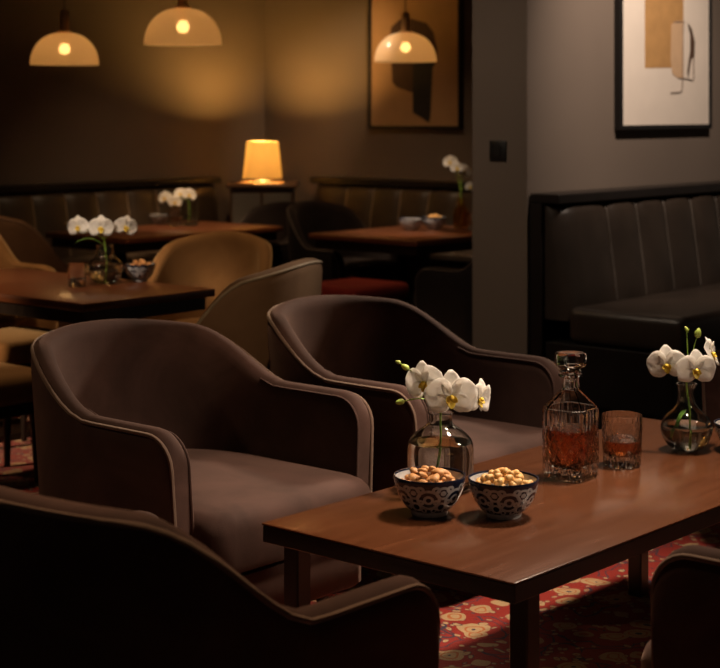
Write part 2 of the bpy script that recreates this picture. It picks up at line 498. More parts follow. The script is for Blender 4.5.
chair('tub_chair', 'golden tan tub chair behind the bowl on the middle table', 'tansmall', (-.645, 6.47), Vector((-.30, -.95, 0)).normalized(), (.285,) + dining(M['tan'], M['tan_trim'], None, .785)[1:], 'chair', z=.012)
chair('tub_chair', 'tan tub chair at the left edge, only its curved right arm showing beyond the table', 'tanhigh', (-1.79, 7.03), -B, (.345, .64, .63, .86, .45, .055, M['tan'], M['tan_trim'], M['tan']), 'chair', z=.012)
chair('tub_chair', 'dark brown tub chair at far left, its tall rounded back above the table', 'brown', (-1.68, 7.95), A, dining(M['brown'], M['brown_trim'], None, .81), 'chair', z=.012)
chair('tub_chair', 'grey taupe tub chair seen from behind, between the middle table and the plum armchairs', 'taupe', (-.46, 5.33), Vector((-.93, .37, 0)).normalized(), dining(M['taupe'], M['taupe_trim'], None, .82), 'chair')
chair('tub_chair', 'black tub chair with grey rim behind the left end of the table under the art', 'charshort', (-.125, 9.33), -B, (.32, .54, .55, .77, .45, .055, M['char'], M['char_trim'], M['char']), 'chair')
chair('tub_chair', 'dark tub chair with red seat in the corner in front of the lamp cabinet', 'charred', (-.60, 9.66), -A, (.26, .54, .55, .75, .45, .055, M['char'], M['char_trim'], M['red']), 'chair')
chair('tub_chair', 'black tub chair squeezed between the far table and the end of the grey wall', 'char', (.735, 8.0), B, dining(M['char'], M['char_trim'], M['char'], .77), 'chair')

def stool(label, pos, u, s, ztop, mat, th=.15, z=0):
    r = thing('upholstered_stool', label, 'stool', (pos[0], pos[1], z), math.atan2(u.y, u.x))
    MB().box((0, 0, ztop - th / 2), (s[0], s[1], th), .035, 4).build('seat', mat, r)
    MB().box((0, 0, ztop - th - .02), (s[0] - .04, s[1] - .04, .04), .005, 1).build('seat_frame', M['ebony'], r)
    for sx in (1, -1):
        for sy in (1, -1):
            MB().tube([(sx * (s[0] / 2 - .04), sy * (s[1] / 2 - .04), .002), (sx * (s[0] / 2 - .05), sy * (s[1] / 2 - .05), ztop - th - .03)], [.012, .02], 10).build('leg', M['ebony'], r)
stool('tan stool tucked under the left part of the middle table, the farther of two', (-1.32, 6.14), A, (.40, .40), .46, M['tan'], .09, .012)
stool('tan stool at the left edge above the rug, the nearer and lower of two', (-1.365, 5.65), A, (.40, .40), .40, M['tan'], .11, .012)
stool('low red velvet stool below the near end of the table under the art', (-.03, 8.16), A, (.44, .40), .45, M['red'], .08)

# ------------------------------------------------------------------ tables
def table(name, label, o, L, W, z, th, top, leg, mode='legs', apron=.06, group=None, z0=0, z1=0):
    """o is the near corner; L along A, W along B"""
    c = Vector(o) + A * (L / 2) + B * (W / 2); c.z = 0
    r = thing(name, label, 'table', c, 0, group)
    MB().box((0, 0, z - th / 2), (L, W, th), .004, 2, A, B).build('tabletop', top, r)
    MB().box((0, 0, z - th - apron / 2), (L - .004, W - .004, apron) if apron < .04 else (L - .05, W - .05, apron), .002, 1, A, B).build('apron', leg, r)
    if mode == 'legs':
        for sx in (1, -1):
            for sy in (1, -1):
                p = A * sx * (L / 2 - .075) + B * sy * (W / 2 - .032)
                MB().box(p + UP * (z - th - .005 + z0) / 2, (.042, .042, z - th - .005 - z0), .003, 1, A, B).build('leg', leg, r)
    else:
        for s in ((1, -1) if mode == 'twin' else (0,)):
            v = (A if L > W else B) * s * (max(L, W) / 2 - .22); zz = z1 if s > 0 else z0
            MB().box(v + UP * ((z - th + zz + .01) / 2), (.09, .09, z - th - zz - .014), .004, 1, A, B).build('pedestal', leg, r)
            MB().box(v + UP * (.012 + zz), (.42, .42, .024), .004, 1, A, B).build('base_plate', leg, r)
    return r
TN = on(515, 583, .48); TN.z = 0
table('lounge_table', 'long low dark mahogany table in the foreground carrying the decanter', TN, 1.50, .64, .48, .005, M['table'], M['table_edge'], 'legs', .035, z0=.012)
table('cafe_table', 'dark wood table at left with orchid vase, tumbler and nut bowl', MT, .64, 1.25, .65, .03, M['table_b'], M['table_edge'], 'twin', .05, 'cafe tables', .012, .012)
table('cafe_table', 'reddish wood table along the left banquette below the lamp', Vector((-.45, 9.36, 0)) - A * 1.2, 1.2, .68, .65, .03, M['table_b'], M['table_edge'], 'twin', .05, 'cafe tables')
table('cafe_table', 'reddish wood table beneath the pendant and tan abstract painting', Vector((.296, 8.3, 0)), .98, .77, .65, .03, M['table_b'], M['table_edge'], 'one', .05, 'cafe tables')

# ------------------------------------------------------------------ rugs
def rug(label, c, L, W):
    m = rug_mat('persian_rug_wool', L / 2, W / 2)
    o = MB().box((0, 0, .006), (L, W, .012), .004, 1).build('persian_rug', m)
    o.location = (c.x, c.y, 0); o.rotation_euler = (0, 0, math.atan2(A.y, A.x))
    tag(o, label, 'rug', 'red persian rugs')
rug('red and cream persian rug under the foreground table', TN + A * .85 + B * .35, 3.9, 2.8)
rug('red persian rug glimpsed on the floor at far left beneath the middle table', TN + A * 1.70 + B * 4.0, 2.7, 2.6)

# ------------------------------------------------------------------ banquettes
def banquette(label, o, u, n, L, zc, zs, cw, first, lm, pm, depth, end_trim=0, slip=0.0, group=None):
    r = thing('banquette', label, 'banquette', o, 0, group)
    P = lambda x, y, z: u * x + n * y + UP * z
    MB().box(P(L / 2, .08, zc - .02), (L, .15, .04), .004, 1, u, n).build('cap_rail', M['cap'], r)
    MB().box(P(L / 2, .035, (zc - .04) / 2), (L, .06, zc - .042), .002, 1, u, n).build('back_panel', M['cap'], r)
    # channelled back
    x_a, x_b = .02, L - .02
    seams = []
    x = x_a + first
    while x < x_b - .05: seams.append(x); x += cw
    edges = [x_a] + seams + [x_b]
    prof = [(.066, zs - .06), (.20, zs - .06), (.205, zs), (.19, zs + .12), (.172, zs + .24), (.158, zc - .13), (.15, zc - .085), (.135, zc - .06), (.11, zc - .047), (.066, zc - .044)]
    bul = [0, .6, 1, 1, 1, 1, .9, .7, .4, 0]
    rows = []
    for i in range(len(edges) - 1):
        e0, e1 = edges[i], edges[i + 1]
        K = 10
        for k in range(K + (i == len(edges) - 2)):
            f = k / K
            x = e0 + (e1 - e0) * f
            b = (1 - abs(2 * f - 1) ** 3.2) * min(.024, (e1 - e0) * .11)
            b -= .012
            endr = 0
            if i == 0 and f < .25: endr = -.03 * (1 - f / .25) ** 2
            rows.append([P(x, y + (b + endr) * w_, z + (b * .25 + endr * .6) * (w_ if j > 4 else 0)) for j, ((y, z), w_) in enumerate(zip(prof, bul))])
    MB().grid(rows, closed_v=True, cap=True).build('backrest', lm, r, 60)
    for s in seams:
        line = [P(s, y - .012 * w_ + .002, z) for (y, z), w_ in list(zip(prof, bul))[2:9]]
        MB().tube(spline(line, 3), .0045, 6).build('piping', pm, r, 60)  # pale tubes standing in for highlights along the ribs
    MB().box(P(L / 2 + slip / 2, .19 + (depth - .19) / 2, zs - .075), (L - .02 - slip, depth - .185, .15), .035, 5, u, n).build('seat', lm, r, 60)
    MB().box(P(L / 2 + .01, .07 + (depth - .12) / 2, (zs - .155 + .10) / 2), (L - .02, depth - .12, zs - .155 - .10), .004, 1, u, n).build('plinth', M['cap'], r)
    MB().box(P(L / 2 + .02, .07 + (depth - .22) / 2, .05), (L - .06, depth - .22, .10), 0, 1, u, n).build('toe_kick', M['black_metal'], r)
    return r
g = 'channelled leather banquettes'
banquette('black leather channelled banquette along the grey wall at right', PIL + A * .012, A, -B, 3.2, .975, .505, .245, .37, M['leather'], M['leather_pipe_glint'], .735, group=g)
banquette('brown leather banquette along the left back wall', CORNER - A * .56, -A, -B, 6.5, .89, .46, .24, .30, M['leather_b'], M['leather_pipe_glint_b'], .62, slip=.38, group=g)
banquette('brown leather banquette under the tan painting on the back wall', CORNER - B * .56, -B, -A, 2.78, .89, .46, .225, .30, M['leather_b'], M['leather_pipe_glint_b'], .56, slip=.38, group=g)

# ------------------------------------------------------------------ corner cabinet and lamp
cab = thing('corner_cabinet', 'small wooden corner cabinet with grey doors carrying the glowing lamp', 'cabinet', (-.625, 10.33, 0))
MB().box((0, 0, .43), (.40, .32, .80), .004, 1).build('body', M['cab'], cab)
MB().box((0, -.01, .85), (.45, .37, .03), .012, 3).build('top', M['cab_top_lit'], cab)
MB().box((0, .01, .015), (.36, .28, .03)).build('plinth', M['black_metal'], cab)
for s in (-1, 1):
    d = MB().box((s * .097, -.167, .43), (.178, .016, .74), .003, 1).build('door', M['gray_panel'], cab)
    MB().tube([(s * .02, -.182, .52), (s * .02, -.182, .60)], .005, 8).build('handle', M['brass'], d)
lp = thing('table_lamp', 'small table lamp with glowing cream drum shade on the corner cabinet', 'lamp', (-.628, 10.30, .865))
MB().lathe([(0, 0), (.06, 0), (.062, .006), (.05, .014), (.016, .02), (.010, .03), (.010, .165), (0, .165)], 28).build('base', M['black_metal'], lp)
t = NT('lamp_shade_linen'); v = t.obj()
nz = t.noise(v, 120, 2)
tr = t.n('ShaderNodeBsdfTranslucent', Color=(.74, .66, .50, 1)); df = t.n('ShaderNodeBsdfDiffuse', Color=(.80, .66, .42, 1))
mx = t.n('ShaderNodeMixShader', Fac=.3); t.t.links.new(tr.outputs[0], mx.inputs[1]); t.t.links.new(df.outputs[0], mx.inputs[2])
M['lampshade'] = t.done(mx.outputs[0])
sh = MB().lathe([(.128, .026), (.102, .262), (.098, .262), (.098, .259), (.100, .259), (.126, .026), (.128, .026)], 40).build('lamp_shade', M['lampshade'], lp, 60)
M['lamp_bulb'] = emit('lamp_bulb_glow', (1, .52, .13), 1150)
MB().lathe([(0, .155), (.02, .16), (.032, .18), (.032, .20), (.02, .225), (0, .23)], 20).build('bulb', M['lamp_bulb'], lp, 60)

# ------------------------------------------------------------------ pendants
t = NT('ribbed_opal_glass')
tc = t.n('ShaderNodeTexCoord'); sep = t.n('ShaderNodeSeparateXYZ'); t.t.links.new(tc.outputs['Object'], sep.inputs[0])
ang = t.math('MULTIPLY', t.math('ARCTAN2', sep.outputs[1], sep.outputs[0]), 72 / (2 * PI))
rib = t.math('PINGPONG', ang, .5)
bp = t.bump(rib, .5, .01)
tl = t.n('ShaderNodeBsdfTranslucent', Color=(.95, .82, .64, 1)); t.set(tl.inputs['Normal'], bp)
tp = t.n('ShaderNodeBsdfRefraction', Color=(1, .93, .82, 1), Roughness=.30, IOR=1.12)
gl = t.n('ShaderNodeBsdfGlossy', Color=(.9, .85, .75, 1), Roughness=.25); t.set(gl.inputs['Normal'], bp)
df = t.n('ShaderNodeBsdfDiffuse', Color=(.8, .66, .48, 1))
m1 = t.n('ShaderNodeMixShader', Fac=.60); t.t.links.new(tl.outputs[0], m1.inputs[1]); t.t.links.new(tp.outputs[0], m1.inputs[2])
m2 = t.n('ShaderNodeMixShader', Fac=.14); t.t.links.new(m1.outputs[0], m2.inputs[1]); t.t.links.new(df.outputs[0], m2.inputs[2])
m3 = t.n('ShaderNodeMixShader', Fac=.05); t.t.links.new(m2.outputs[0], m3.inputs[1]); t.t.links.new(gl.outputs[0], m3.inputs[2])
M['opal'] = t.done(m3.outputs[0])
M['bulb'] = emit('pendant_bulb_glow', (1, .56, .21), 85)
def pendant(label, px, py_bottom, d, rr=.165):
    p = at(px, py_bottom, d)
    r = thing('pendant_lamp', label, 'pendant lamp', p, 0, 'glass dome pendant lamps')
    hgt = rr * .96
    prof = []
    for k in range(19):
        a = PI / 2 * k / 18
        prof.append((rr * math.cos(a) ** .82 if k < 18 else .03, .012 + (hgt - .012) * math.sin(a) ** 1.08))
    prof = [(rr, 0)] + [q for q in prof if q[0] >= .03]
    inn = [(max(.027, a - .004), max(0, b - .004)) for a, b in prof]
    MB().lathe(prof + inn[::-1] + [prof[0]], 72).build('shade', M['opal'], r, 60)
    MB().lathe([(0, hgt - .012), (.034, hgt - .012), (.036, hgt + .004), (.022, hgt + .010), (.022, hgt + .095), (.017, hgt + .105), (.006, hgt + .11), (0, hgt + .11)], 28).build('socket_cap', M['brass'], r)
    MB().lathe([(0, hgt - .055), (.014, hgt - .055), (.014, hgt - .013), (0, hgt - .013)], 16).build('bulb_holder', M['brass'], r)
    MB().lathe([(0, .050), (.016, .054), (.027, .070), (.027, .084), (.015, .104), (0, hgt - .056)], 20).build('bulb', M['bulb'], r, 60)
    MB().tube([(0, 0, hgt + .108), (0, 0, CH - p.z - .02)], .003, 8).build('cord', M['cord'], r)
    MB().lathe([(0, CH - p.z - .025), (.05, CH - p.z - .025), (.055, CH - p.z), (0, CH - p.z)], 24).build('ceiling_rose', M['black_metal'], r)
pendant('dome glass pendant lamp at far left, hanging above the orchid table', 64.5, 65, 7.76)
pendant('dome glass pendant lamp second from left, the largest and highest in view', 183, 45, 6.8)
pendant('dome glass pendant lamp hanging in front of the tan abstract painting', 405.5, 62, 8.5)

# ------------------------------------------------------------------ wall art
def art(label, o, u, n, x0, x1, z0, z1, paper, fr=.022, dep=.05):
    r = thing('framed_art', label, 'picture', o + u * ((x0 + x1) / 2) + n * .001 + UP * ((z0 + z1) / 2))
    P = lambda x, y, z: u * (x - (x0 + x1) / 2) + n * y + UP * (z - (z0 + z1) / 2)
    W, Hh = x1 - x0, z1 - z0
    f = MB()
    f.box(P(x0 + fr / 2, dep / 2, (z0 + z1) / 2), (fr, dep, Hh), .002, 1, u, n)
    f.box(P(x1 - fr / 2, dep / 2, (z0 + z1) / 2), (fr, dep, Hh), .002, 1, u, n)
    f.box(P((x0 + x1) / 2, dep / 2, z0 + fr / 2), (W - 2 * fr, dep, fr), .002, 1, u, n)
    f.box(P((x0 + x1) / 2, dep / 2, z1 - fr / 2), (W - 2 * fr, dep, fr), .002, 1, u, n)
    f.build('frame', M['frame'], r)
    MB().box(P((x0 + x1) / 2, .015, (z0 + z1) / 2), (W - 2 * fr + .002, .026, Hh - 2 * fr + .002), 0, 1, u, n).build('canvas', paper, r)
    return r, P
def wallhit(px, o, u):
    k = (px - 360) / F
    t_ = (k * o.y - o.x) / (u.x - k * u.y)
    return t_, o.y + u.y * t_
def wp(px, py, o, u, n):
    t_, d = wallhit(px, o + n * .033, u)
    return t_, H - (py - HY) / F * d
# on the grey wall
x0 = wallhit(620.5, PIL - B * .035, A)[0]; x1 = wallhit(712, PIL - B * .035, A)[0]
r, P = art('black framed abstract print with tan rectangle on the grey wall', PIL, A, -B, x0, x1, 1.238, 2.36, M['paper'], .022, .036)
def patch(name, pts, o, u, P, m, r, y, n):
    q = [wp(px, py, o, u, n) for px, py in pts]
    MB().prism([P(a, y, b) for a, b in q], n * .0012).build(name, m, r, 0)
def stroke(pts, o, u, P, m, r, y):
    q = [wp(px, py, o, u, -B) for px, py in pts]
    MB().tube(spline([P(a, y, b) for a, b in q], 4), .0028, 6).build('painted_line', m, r, 60)
nb = -B
patch('painted_rectangle', [(645.5, -45), (684, -46), (684, 67.5), (645.5, 68)], PIL, A, P, M['ochre'], r, .0282, nb)
patch('painted_shape', [(672, 25), (675, 21), (683, 21), (684, 78), (678, 78), (673, 74), (671, 60)], PIL, A, P, M['ochre_pale'], r, .0290, nb)
patch('painted_shape', [(684, 24), (688, 24), (690, 40), (688, 60), (687, 79), (684, 79)], PIL, A, P, M['paper'], r, .0298, nb)
patch('painted_shape', [(688, 23), (692, 29), (695, 42), (694.5, 57), (691.5, 59), (690, 68), (688.5, 78), (687.5, 72), (690.5, 50), (690.5, 35)], PIL, A, P, M['umber'], r, .0306, nb)
stroke([(674, 22), (679, 22), (685, 22)], PIL, A, P, M['line'], r, .0305)
stroke([(683.5, 24), (683, 60), (682.5, 88), (680, 92), (671, 93)], PIL, A, P, M['line'], r, .0305)
stroke([(694, 58), (694, 72), (693.5, 80), (688, 79), (679, 78)], PIL, A, P, M['line'], r, .0305)
# on the back wall
nb2 = -B
x0 = wallhit(368, CORNER - A * .036, nb2)[0]; x1 = wallhit(460.5, CORNER - A * .036, nb2)[0]
r, P = art('black framed tan abstract painting with dark shapes on the back wall', CORNER, nb2, -A, x0, x1, 1.208, 2.34, M['canvas'], .022, .036)
patch('painted_shape', [(391, 60), (389, 40), (391, 27), (400, 19), (412, 19), (426, 23), (433, 32), (437, 50), (436, 62), (420, 92), (413, 93), (396, 87), (392, 82)], CORNER, nb2, P, M['umber'], r, .0282, -A)
patch('painted_shape', [(413, 60), (433, 58), (432, 80), (430, 118), (428.5, 123), (422, 118), (412.5, 112.5)], CORNER, nb2, P, M['ink'], r, .0290, -A)

# light switch on the end of the grey wall
t_, d_ = wallhit(498.5, PIL, B)
sw = thing('light_switch', 'square black light switch on the end of the grey wall', 'switch', PIL + B * t_ - A * .001 + UP * (H - (151 - HY) / F * d_))
MB().box((0, 0, 0), (.088, .012, .088), .003, 2, B, -A).build('plate', M['switch'], sw)
MB().box(-A * .008, (.03, .006, .05), .002, 1, B, -A).build('rocker', M['black_metal'], sw)

# ------------------------------------------------------------------ tableware
def nuts_in(c, R, zrim, mesh_src, name, label, group, n1, n2, size, cat='nut'):
    first = None
    spots = []
    for k in range(n1):
        rr = R * math.sqrt((k + .5) / n1); a = k * 2.39996
        spots.append((rr * math.cos(a), rr * math.sin(a), zrim - .010 + .016 * (1 - (rr / R) ** 2)))
    for k in range(n2):
        rr = R * .72 * math.sqrt((k + .5) / n2); a = k * 2.39996 + .8
        spots.append((rr * math.cos(a), rr * math.sin(a), zrim + .002 + .017 * (1 - (rr / (R * .75)) ** 2)))
    for x, y, z in spots:
        o = link(name, mesh_src)
        o.location = (c.x + x, c.y + y, c.z + z)
        o.rotation_euler = (random.uniform(-.5, .5), random.uniform(-.4, .4), random.uniform(0, 6.28))
        s = size * random.uniform(.9, 1.12); o.scale = (s, s, s)
        tag(o, label, cat, group)
def nut_mesh(name, m, lx, ly, lz, taper, waist=0):
    rows = []
    for i in range(13):
        a = PI * i / 12
        x = -math.cos(a); rr = math.sin(a) ** .8
        w = 1 + taper * x - waist * math.exp(-(x * 3) ** 2)
        rows.append([(x * lx, rr * ly * w * math.cos(b), rr * lz * w * math.sin(b)) for b in [2 * PI * k / 14 for k in range(14)]])
    bm = MB(); bm.grid(rows, closed_v=True)
    bmesh.ops.remove_doubles(bm.bm, verts=bm.bm.verts[:], dist=1e-4)
    return bm.mesh(name, m, 60)
ALMOND = nut_mesh('almond', M['almond'], .0135, .0085, .0062, .22)
HAZEL = nut_mesh('hazelnut', M['peanut'], .0098, .0078, .0078, .08, .12)

_bowl = None
def bowl(label, p, R=.074, hgt=.082, group='blue and white patterned bowls'):
    global _bowl
    if _bowl is None:
        R0, H0 = .074, .080
        outp = [(0, 0), (.036, 0), (.038, .004), (.037, .009), (.050, .018), (.062, .034), (.070, .054), (.0735, .072), (.074, .078), (.0735, .080)]
        inn = [(.0715, .080), (.070, .077), (.0675, .060), (.060, .038), (.046, .022), (.025, .015), (0, .014)]
        _bowl = MB().lathe(outp + inn, 56).mesh('snack_bowl', M['bowl'], 60)
    o = link('snack_bowl', _bowl); o.location = p
    o.scale = (R / .074, R / .074, hgt / .080)
    o.rotation_euler = (0, 0, random.uniform(0, 6))
    return tag(o, label, 'bowl', group)
ZT = .48
def front(px, py): return on(px, py, ZT) + UP * .0005
b1 = front(429.5, 514); bowl('patterned blue and white bowl of almonds, in front of the left orchid vase', b1, .076, .083)
nuts_in(b1, .061, .074, ALMOND, 'almond', 'brown almond heaped in the bowl in front of the left orchid vase', 'almonds in the left bowl', 20, 12, 1.05)
b2 = front(503.5, 516); bowl('patterned blue and white bowl of round golden nuts, left of the decanter', b2, .074, .080)
nuts_in(b2, .061, .073, HAZEL, 'hazelnut', 'round golden nut heaped in the bowl nearest the decanter', 'golden nuts beside the decanter', 26, 17, 1.0)
b3 = front(744, 451); bowl('patterned bowl cut off by the right edge beside the right orchid vase', b3, .074, .07)
nuts_in(b3, .058, .064, HAZEL, 'hazelnut', 'golden nut in the bowl cut off by the right edge', 'nuts in the bowl at the right edge', 16, 8, 1.0)

# decanter: square body standing corner-on
def rsq(h, ch, n=3):
    """square of half side h with rounded corners, turned onto the table grid"""
    pts = []
    for q in range(4):
        for k in range(n + 1):
            a = PI / 2 * q + PI / 2 * k / n
            cx = (h - ch) * (1 if q in (0, 3) else -1); cy = (h - ch) * (1 if q in (0, 1) else -1)
            pts.append((cx + ch * math.cos(a), cy + ch * math.sin(a)))
    return pts
def loft_sq(layers, n=5):
    return [[(x * 1.04, y * 1.04, z * .955) for x, y in rsq(h, min(ch, h * .999), n)] for h, ch, z in layers]
dp = front(570.5, 477)
DZ = .955
dec = thing('whisky_decanter', 'square cut crystal decanter half full of amber whisky on the table', 'decanter', dp, math.atan2(A.y, A.x) + .05)
body_out = [(.046, .014, 0), (.0505, .016, .005), (.0515, .016, .02), (.0515, .016, .160), (.050, .0165, .170), (.0225, .0105, .207), (.0175, .0085, .213), (.0165, .008, .240), (.024, .012, .244), (.024, .012, .250)]
body_in = [(.014, .007, .250), (.0115, .0055, .240), (.0118, .0056, .213), (.019, .009, .203), (.0445, .0145, .167), (.0458, .0145, .158), (.0458, .0145, .100), (.0435, .014, .060), (.037, .013, .036), (.026, .010, .026)]
MB().grid(loft_sq(body_out + body_in, 1), closed_v=True, cap=True).build('bottle', M['crystal'], dec, 25)
MB().grid(loft_sq([(.0262, .010, .0262), (.0372, .013, .0362), (.0437, .014, .0602), (.0460, .0145, .100), (.0460, .0145, .118)], 1), closed_v=True, cap=True).build('whisky', M['whisky'], dec, 25)
stp = MB()
stp.grid([[(r_ * math.cos(2 * PI * k / 8 + PI / 8), r_ * math.sin(2 * PI * k / 8 + PI / 8), z * .955) for k in range(8)] for r_, z in [(.010, .232), (.0105, .2505), (.024, .2525), (.026, .257), (.022, .262), (.033, .268), (.037, .273), (.037, .297), (.033, .302), (.012, .304)]], closed_v=True, cap=True)
stp.build('stopper', M['crystal_plain'], dec, 25)

def tumbler(label, p, R=.047, hgt=.118, lev=.05, mat=None, group='tumblers', fluid='whisky', base=.028):
    r = thing('whisky_tumbler', label, 'glass', p, 0, group)
    o_ = [(0, 0), (R * .84, 0), (R * .90, .004), (R * .93, .02), (R * .97, hgt * .6), (R, hgt - .002), (R - .0008, hgt)]
    i_ = [(R - .0024, hgt), (R - .003, hgt - .003), (R * .97 - .0034, hgt * .6), (R * .93 - .0038, base + .006), (R * .80, base), (0, base - .002)]
    MB().lathe(o_ + i_, 48).build('glass_body', mat or M['crystal_plain'], r, 40)
    if lev:
        f = (lev - base) / (hgt * .6 - base)
        MB().lathe([(0, base - .0015), (R * .80, base + .0003), (R * .93 - .0036, base + .0063), (R * .93 - .0036 + R * .04 * f, lev), (0, lev)], 48).build(fluid, M['whisky'], r, 40)
    return r
tumbler('cut crystal tumbler with a little whisky, right of the decanter', front(622, 465.5), .049, .122, .062, M['crystal'])

def vase(label, p, prof, lev, th=.003, base=.012, group='clear glass vases', mat=None):
    """prof: outer (r, z) from the foot to the lip"""
    r = thing('glass_vase', label, 'vase', p, 0, group)
    pr = spline([(a, b, 0) for a, b in prof], 6)
    pr = [(max(v.x, 0), v.y) for v in pr]
    inn = [(max(.001, a - th), b) for a, b in pr if b > base + .006]
    inn = inn[::-1] + [(inn[0][0] * .8, base), (0, base - .001)]
    MB().lathe([(0, 0)] + pr + inn, 48).build('glass_body', mat or M['glass'], r, 60)
    win = [(a + .0004, b) for a, b in inn[::-1] if b < lev]
    rl = win[-1][0]
    for (a0, z0), (a1, z1) in zip(inn, inn[1:]):
        if z0 >= lev >= z1 and z0 != z1: rl = a1 + (a0 - a1) * (lev - z1) / (z0 - z1) + .0004
    MB().lathe([(0, base - .0012)] + win[1:] + [(rl, lev), (0, lev)], 48).build('water', M['water'], r, 60)
    return r
BOTTLE = [(.062, 0), (.070, .004), (.0735, .02), (.0745, .06), (.0735, .098), (.066, .116), (.048, .132), (.032, .143), (.026, .152), (.0265, .166), (.030, .172)]
FLASK = [(.026, 0), (.034, .003), (.052, .018), (.0625, .042), (.0635, .06), (.055, .082), (.036, .100), (.0245, .116), (.0215, .135), (.0220, .155), (.026, .166)]
v1 = front(440.5, 489)
vase('wide shouldered glass vase of water and orchids behind the almond bowl', v1, BOTTLE, .105)
v2 = front(686.5, 450)
vase('round flask shaped glass vase of water and orchids at the right of the table', v2, FLASK, .062)

# ------------------------------------------------------------------ orchids
def petal(bm, M3, ang, ln, wd, cup, twist=0, base=.0):
    rows = []
    for i in range(9):
        f = i / 8
        w_ = wd * math.sin(PI * min(1, f * .93 + .07)) ** .6 * (1 if f < 1 else .2)
        if f == 1: w_ = wd * .18
        rr = base + ln * f
        row = []
        for j in range(7):
            s = (j - 3) / 3
            x, y = rr, s * w_
            z = -cup * f * f + .18 * abs(s) ** 2 * w_ + .06 * w_ * math.sin(f * 9 + s * 4 + ang)
            ca, sa = math.cos(ang), math.sin(ang)
            row.append(M3 @ Vector((x * ca - y * sa, x * sa + y * ca, z)))
        rows.append(row)
    bm.grid(rows)
def orient(fwd, roll=0.0):
    z = Vector(fwd).normalized()
    x = UP.cross(z)
    x = x.normalized() if x.length > .05 else Vector((1, 0, 0))
    y = z.cross(x)
    m = Matrix((x, y, z)).transposed()
    return m @ Matrix.Rotation(roll, 3, 'Z')
def flower(parent, c, fwd, s, roll=0.0):
    """c is relative to the parent"""
    m = orient(fwd, roll)
    bm = MB()
    M3 = m * s
    for ang, ln, wd, cup in ((90, .50, .20, .10), (212, .48, .18, .12), (328, .48, .18, .12)):
        petal(bm, M3, math.radians(ang), ln, wd, cup)
    M4 = Matrix.Identity(3) @ M3
    for ang in (12, 168):
        petal(bm, M4, math.radians(ang), .52, .34, .04)
    me = bm.mesh('flower', M['white_petal'], 80, norm=False)
    f = link('flower', me, parent, c)
    sol = f.modifiers.new('thick', 'SOLIDIFY'); sol.thickness = .0010; sol.offset = 0
    lp_ = MB()
    for ang, ln, wd in ((270, .20, .085), (215, .13, .06), (325, .13, .06)):
        petal(lp_, M3 @ Matrix.Identity(3), math.radians(ang), ln, wd, -.10)
    rows = []
    for i in range(7):
        a = PI * i / 6
        rows.append([M3 @ Vector((.05 * math.sin(a) * math.cos(b), .05 * math.sin(a) * math.sin(b), .05 + .055 * -math.cos(a))) for b in [2 * PI * k / 10 for k in range(10)]])
    lp_.grid(rows, closed_v=True)
    l = link('lip', lp_.mesh('lip', M['yellow'], 80, norm=False), f)
    s2 = l.modifiers.new('thick', 'SOLIDIFY'); s2.thickness = .0008; s2.offset = 0
    l['label'] = 'yellow throat of the flower'
    return f
def bud(parent, c, fwd, r_=.008):
    m = orient(fwd)
    rows = []
    for i in range(9):
        a = PI * i / 8
        z = -math.cos(a); rr = math.sin(a) * (1 - .25 * z)
        rows.append([m @ Vector((rr * r_ * .8 * math.cos(b), rr * r_ * .8 * math.sin(b), z * r_ * 1.25)) for b in [2 * PI * k / 12 for k in range(12)]])
    MB().grid(rows, closed_v=True).build('bud', M['bud'], parent, 80, c)
def spray(label, base, neck, flowers, buds=(), leaves=(), group='white orchid sprays', rad=.0024):
    """base, neck: world points of the stem; flowers: (world point, facing, size, roll)"""
    r = thing('orchid_spray', label, 'flower', base, 0, group)
    Lc = lambda p: Vector(p) - Vector(base)
    fl = [Vector(f[0]) for f in flowers]
    top = sum(fl, Vector()) / len(fl)
    hub = Vector(neck) + (top - Vector(neck)) * .35
    hub.z = max(hub.z, neck[2] + .012)
    st = MB(); st.tube(spline([Lc(base), Lc(Vector(base) * .5 + Vector(neck) * .5 + Vector((.006, .002, 0))), Lc(neck), Lc(hub)], 6), rad, 8)
    tips = [(Vector(f[0]) - Vector(f[1]).normalized() * f[2] * .03) for f in flowers] + [Vector(b[0]) for b in buds]
    st.build('stem', M['green'], r, 60)
    for q in tips:
        MB().tube(spline([Lc(hub) - UP * .002, Lc(hub + (q - hub) * .5 + UP * .012), Lc(q)], 6), rad * .62, 6).build('flower_stalk', M['green'], r, 60)
    for p, fwd, s, roll in flowers: flower(r, Lc(p), fwd, s, roll)
    for b in buds: bud(r, Lc(b[0]), b[1], b[2])
    for p0, p1, w_ in leaves:
        d = (Vector(p1) - Vector(p0)); side = d.cross(UP); side = side.normalized() if side.length > 1e-4 else Vector((1, 0, 0))
        rows = []
        for i in range(9):
            f = i / 8; ww = w_ * math.sin(PI * (f * .9 + .06)) ** .8
            rows.append([Lc(Vector(p0) + d * f + side * ww * s + UP * (.18 * d.length * math.sin(PI * f) + abs(s) * ww * .25)) for s in (-1, -.5, 0, .5, 1)])
        lf = MB().grid(rows).build('leaf', M['leaf'], r, 80)
        sm = lf.modifiers.new('thick', 'SOLIDIFY'); sm.thickness = .0008
    return r
CAMV = Vector((0, -1, 0))
d1 = v1.y
spray('white orchid spray with three open blooms in the left vase', v1 + Vector((-.012, 0, .016)), v1 + Vector((.0, 0, .170)),
      [(at(424, 383, d1 - .02), (-.55, -.8, .0), .098, .25), (at(451, 397, d1 - .05), (.15, -1, -.12), .118, 0), (at(480, 399, d1 - .0), (.80, -.62, -.10), .090, -.2)],
      [(at(400, 402, d1 - .02), (-.9, -.3, -.1), .0085), (at(405, 367, d1), (-.8, -.1, .4), .008), (at(398, 362, d1), (-.9, -.1, .3), .0055)],
      [(v1 + Vector((0, -.004, .175)), at(431, 410, d1 - .03), .010)])
d2 = v2.y
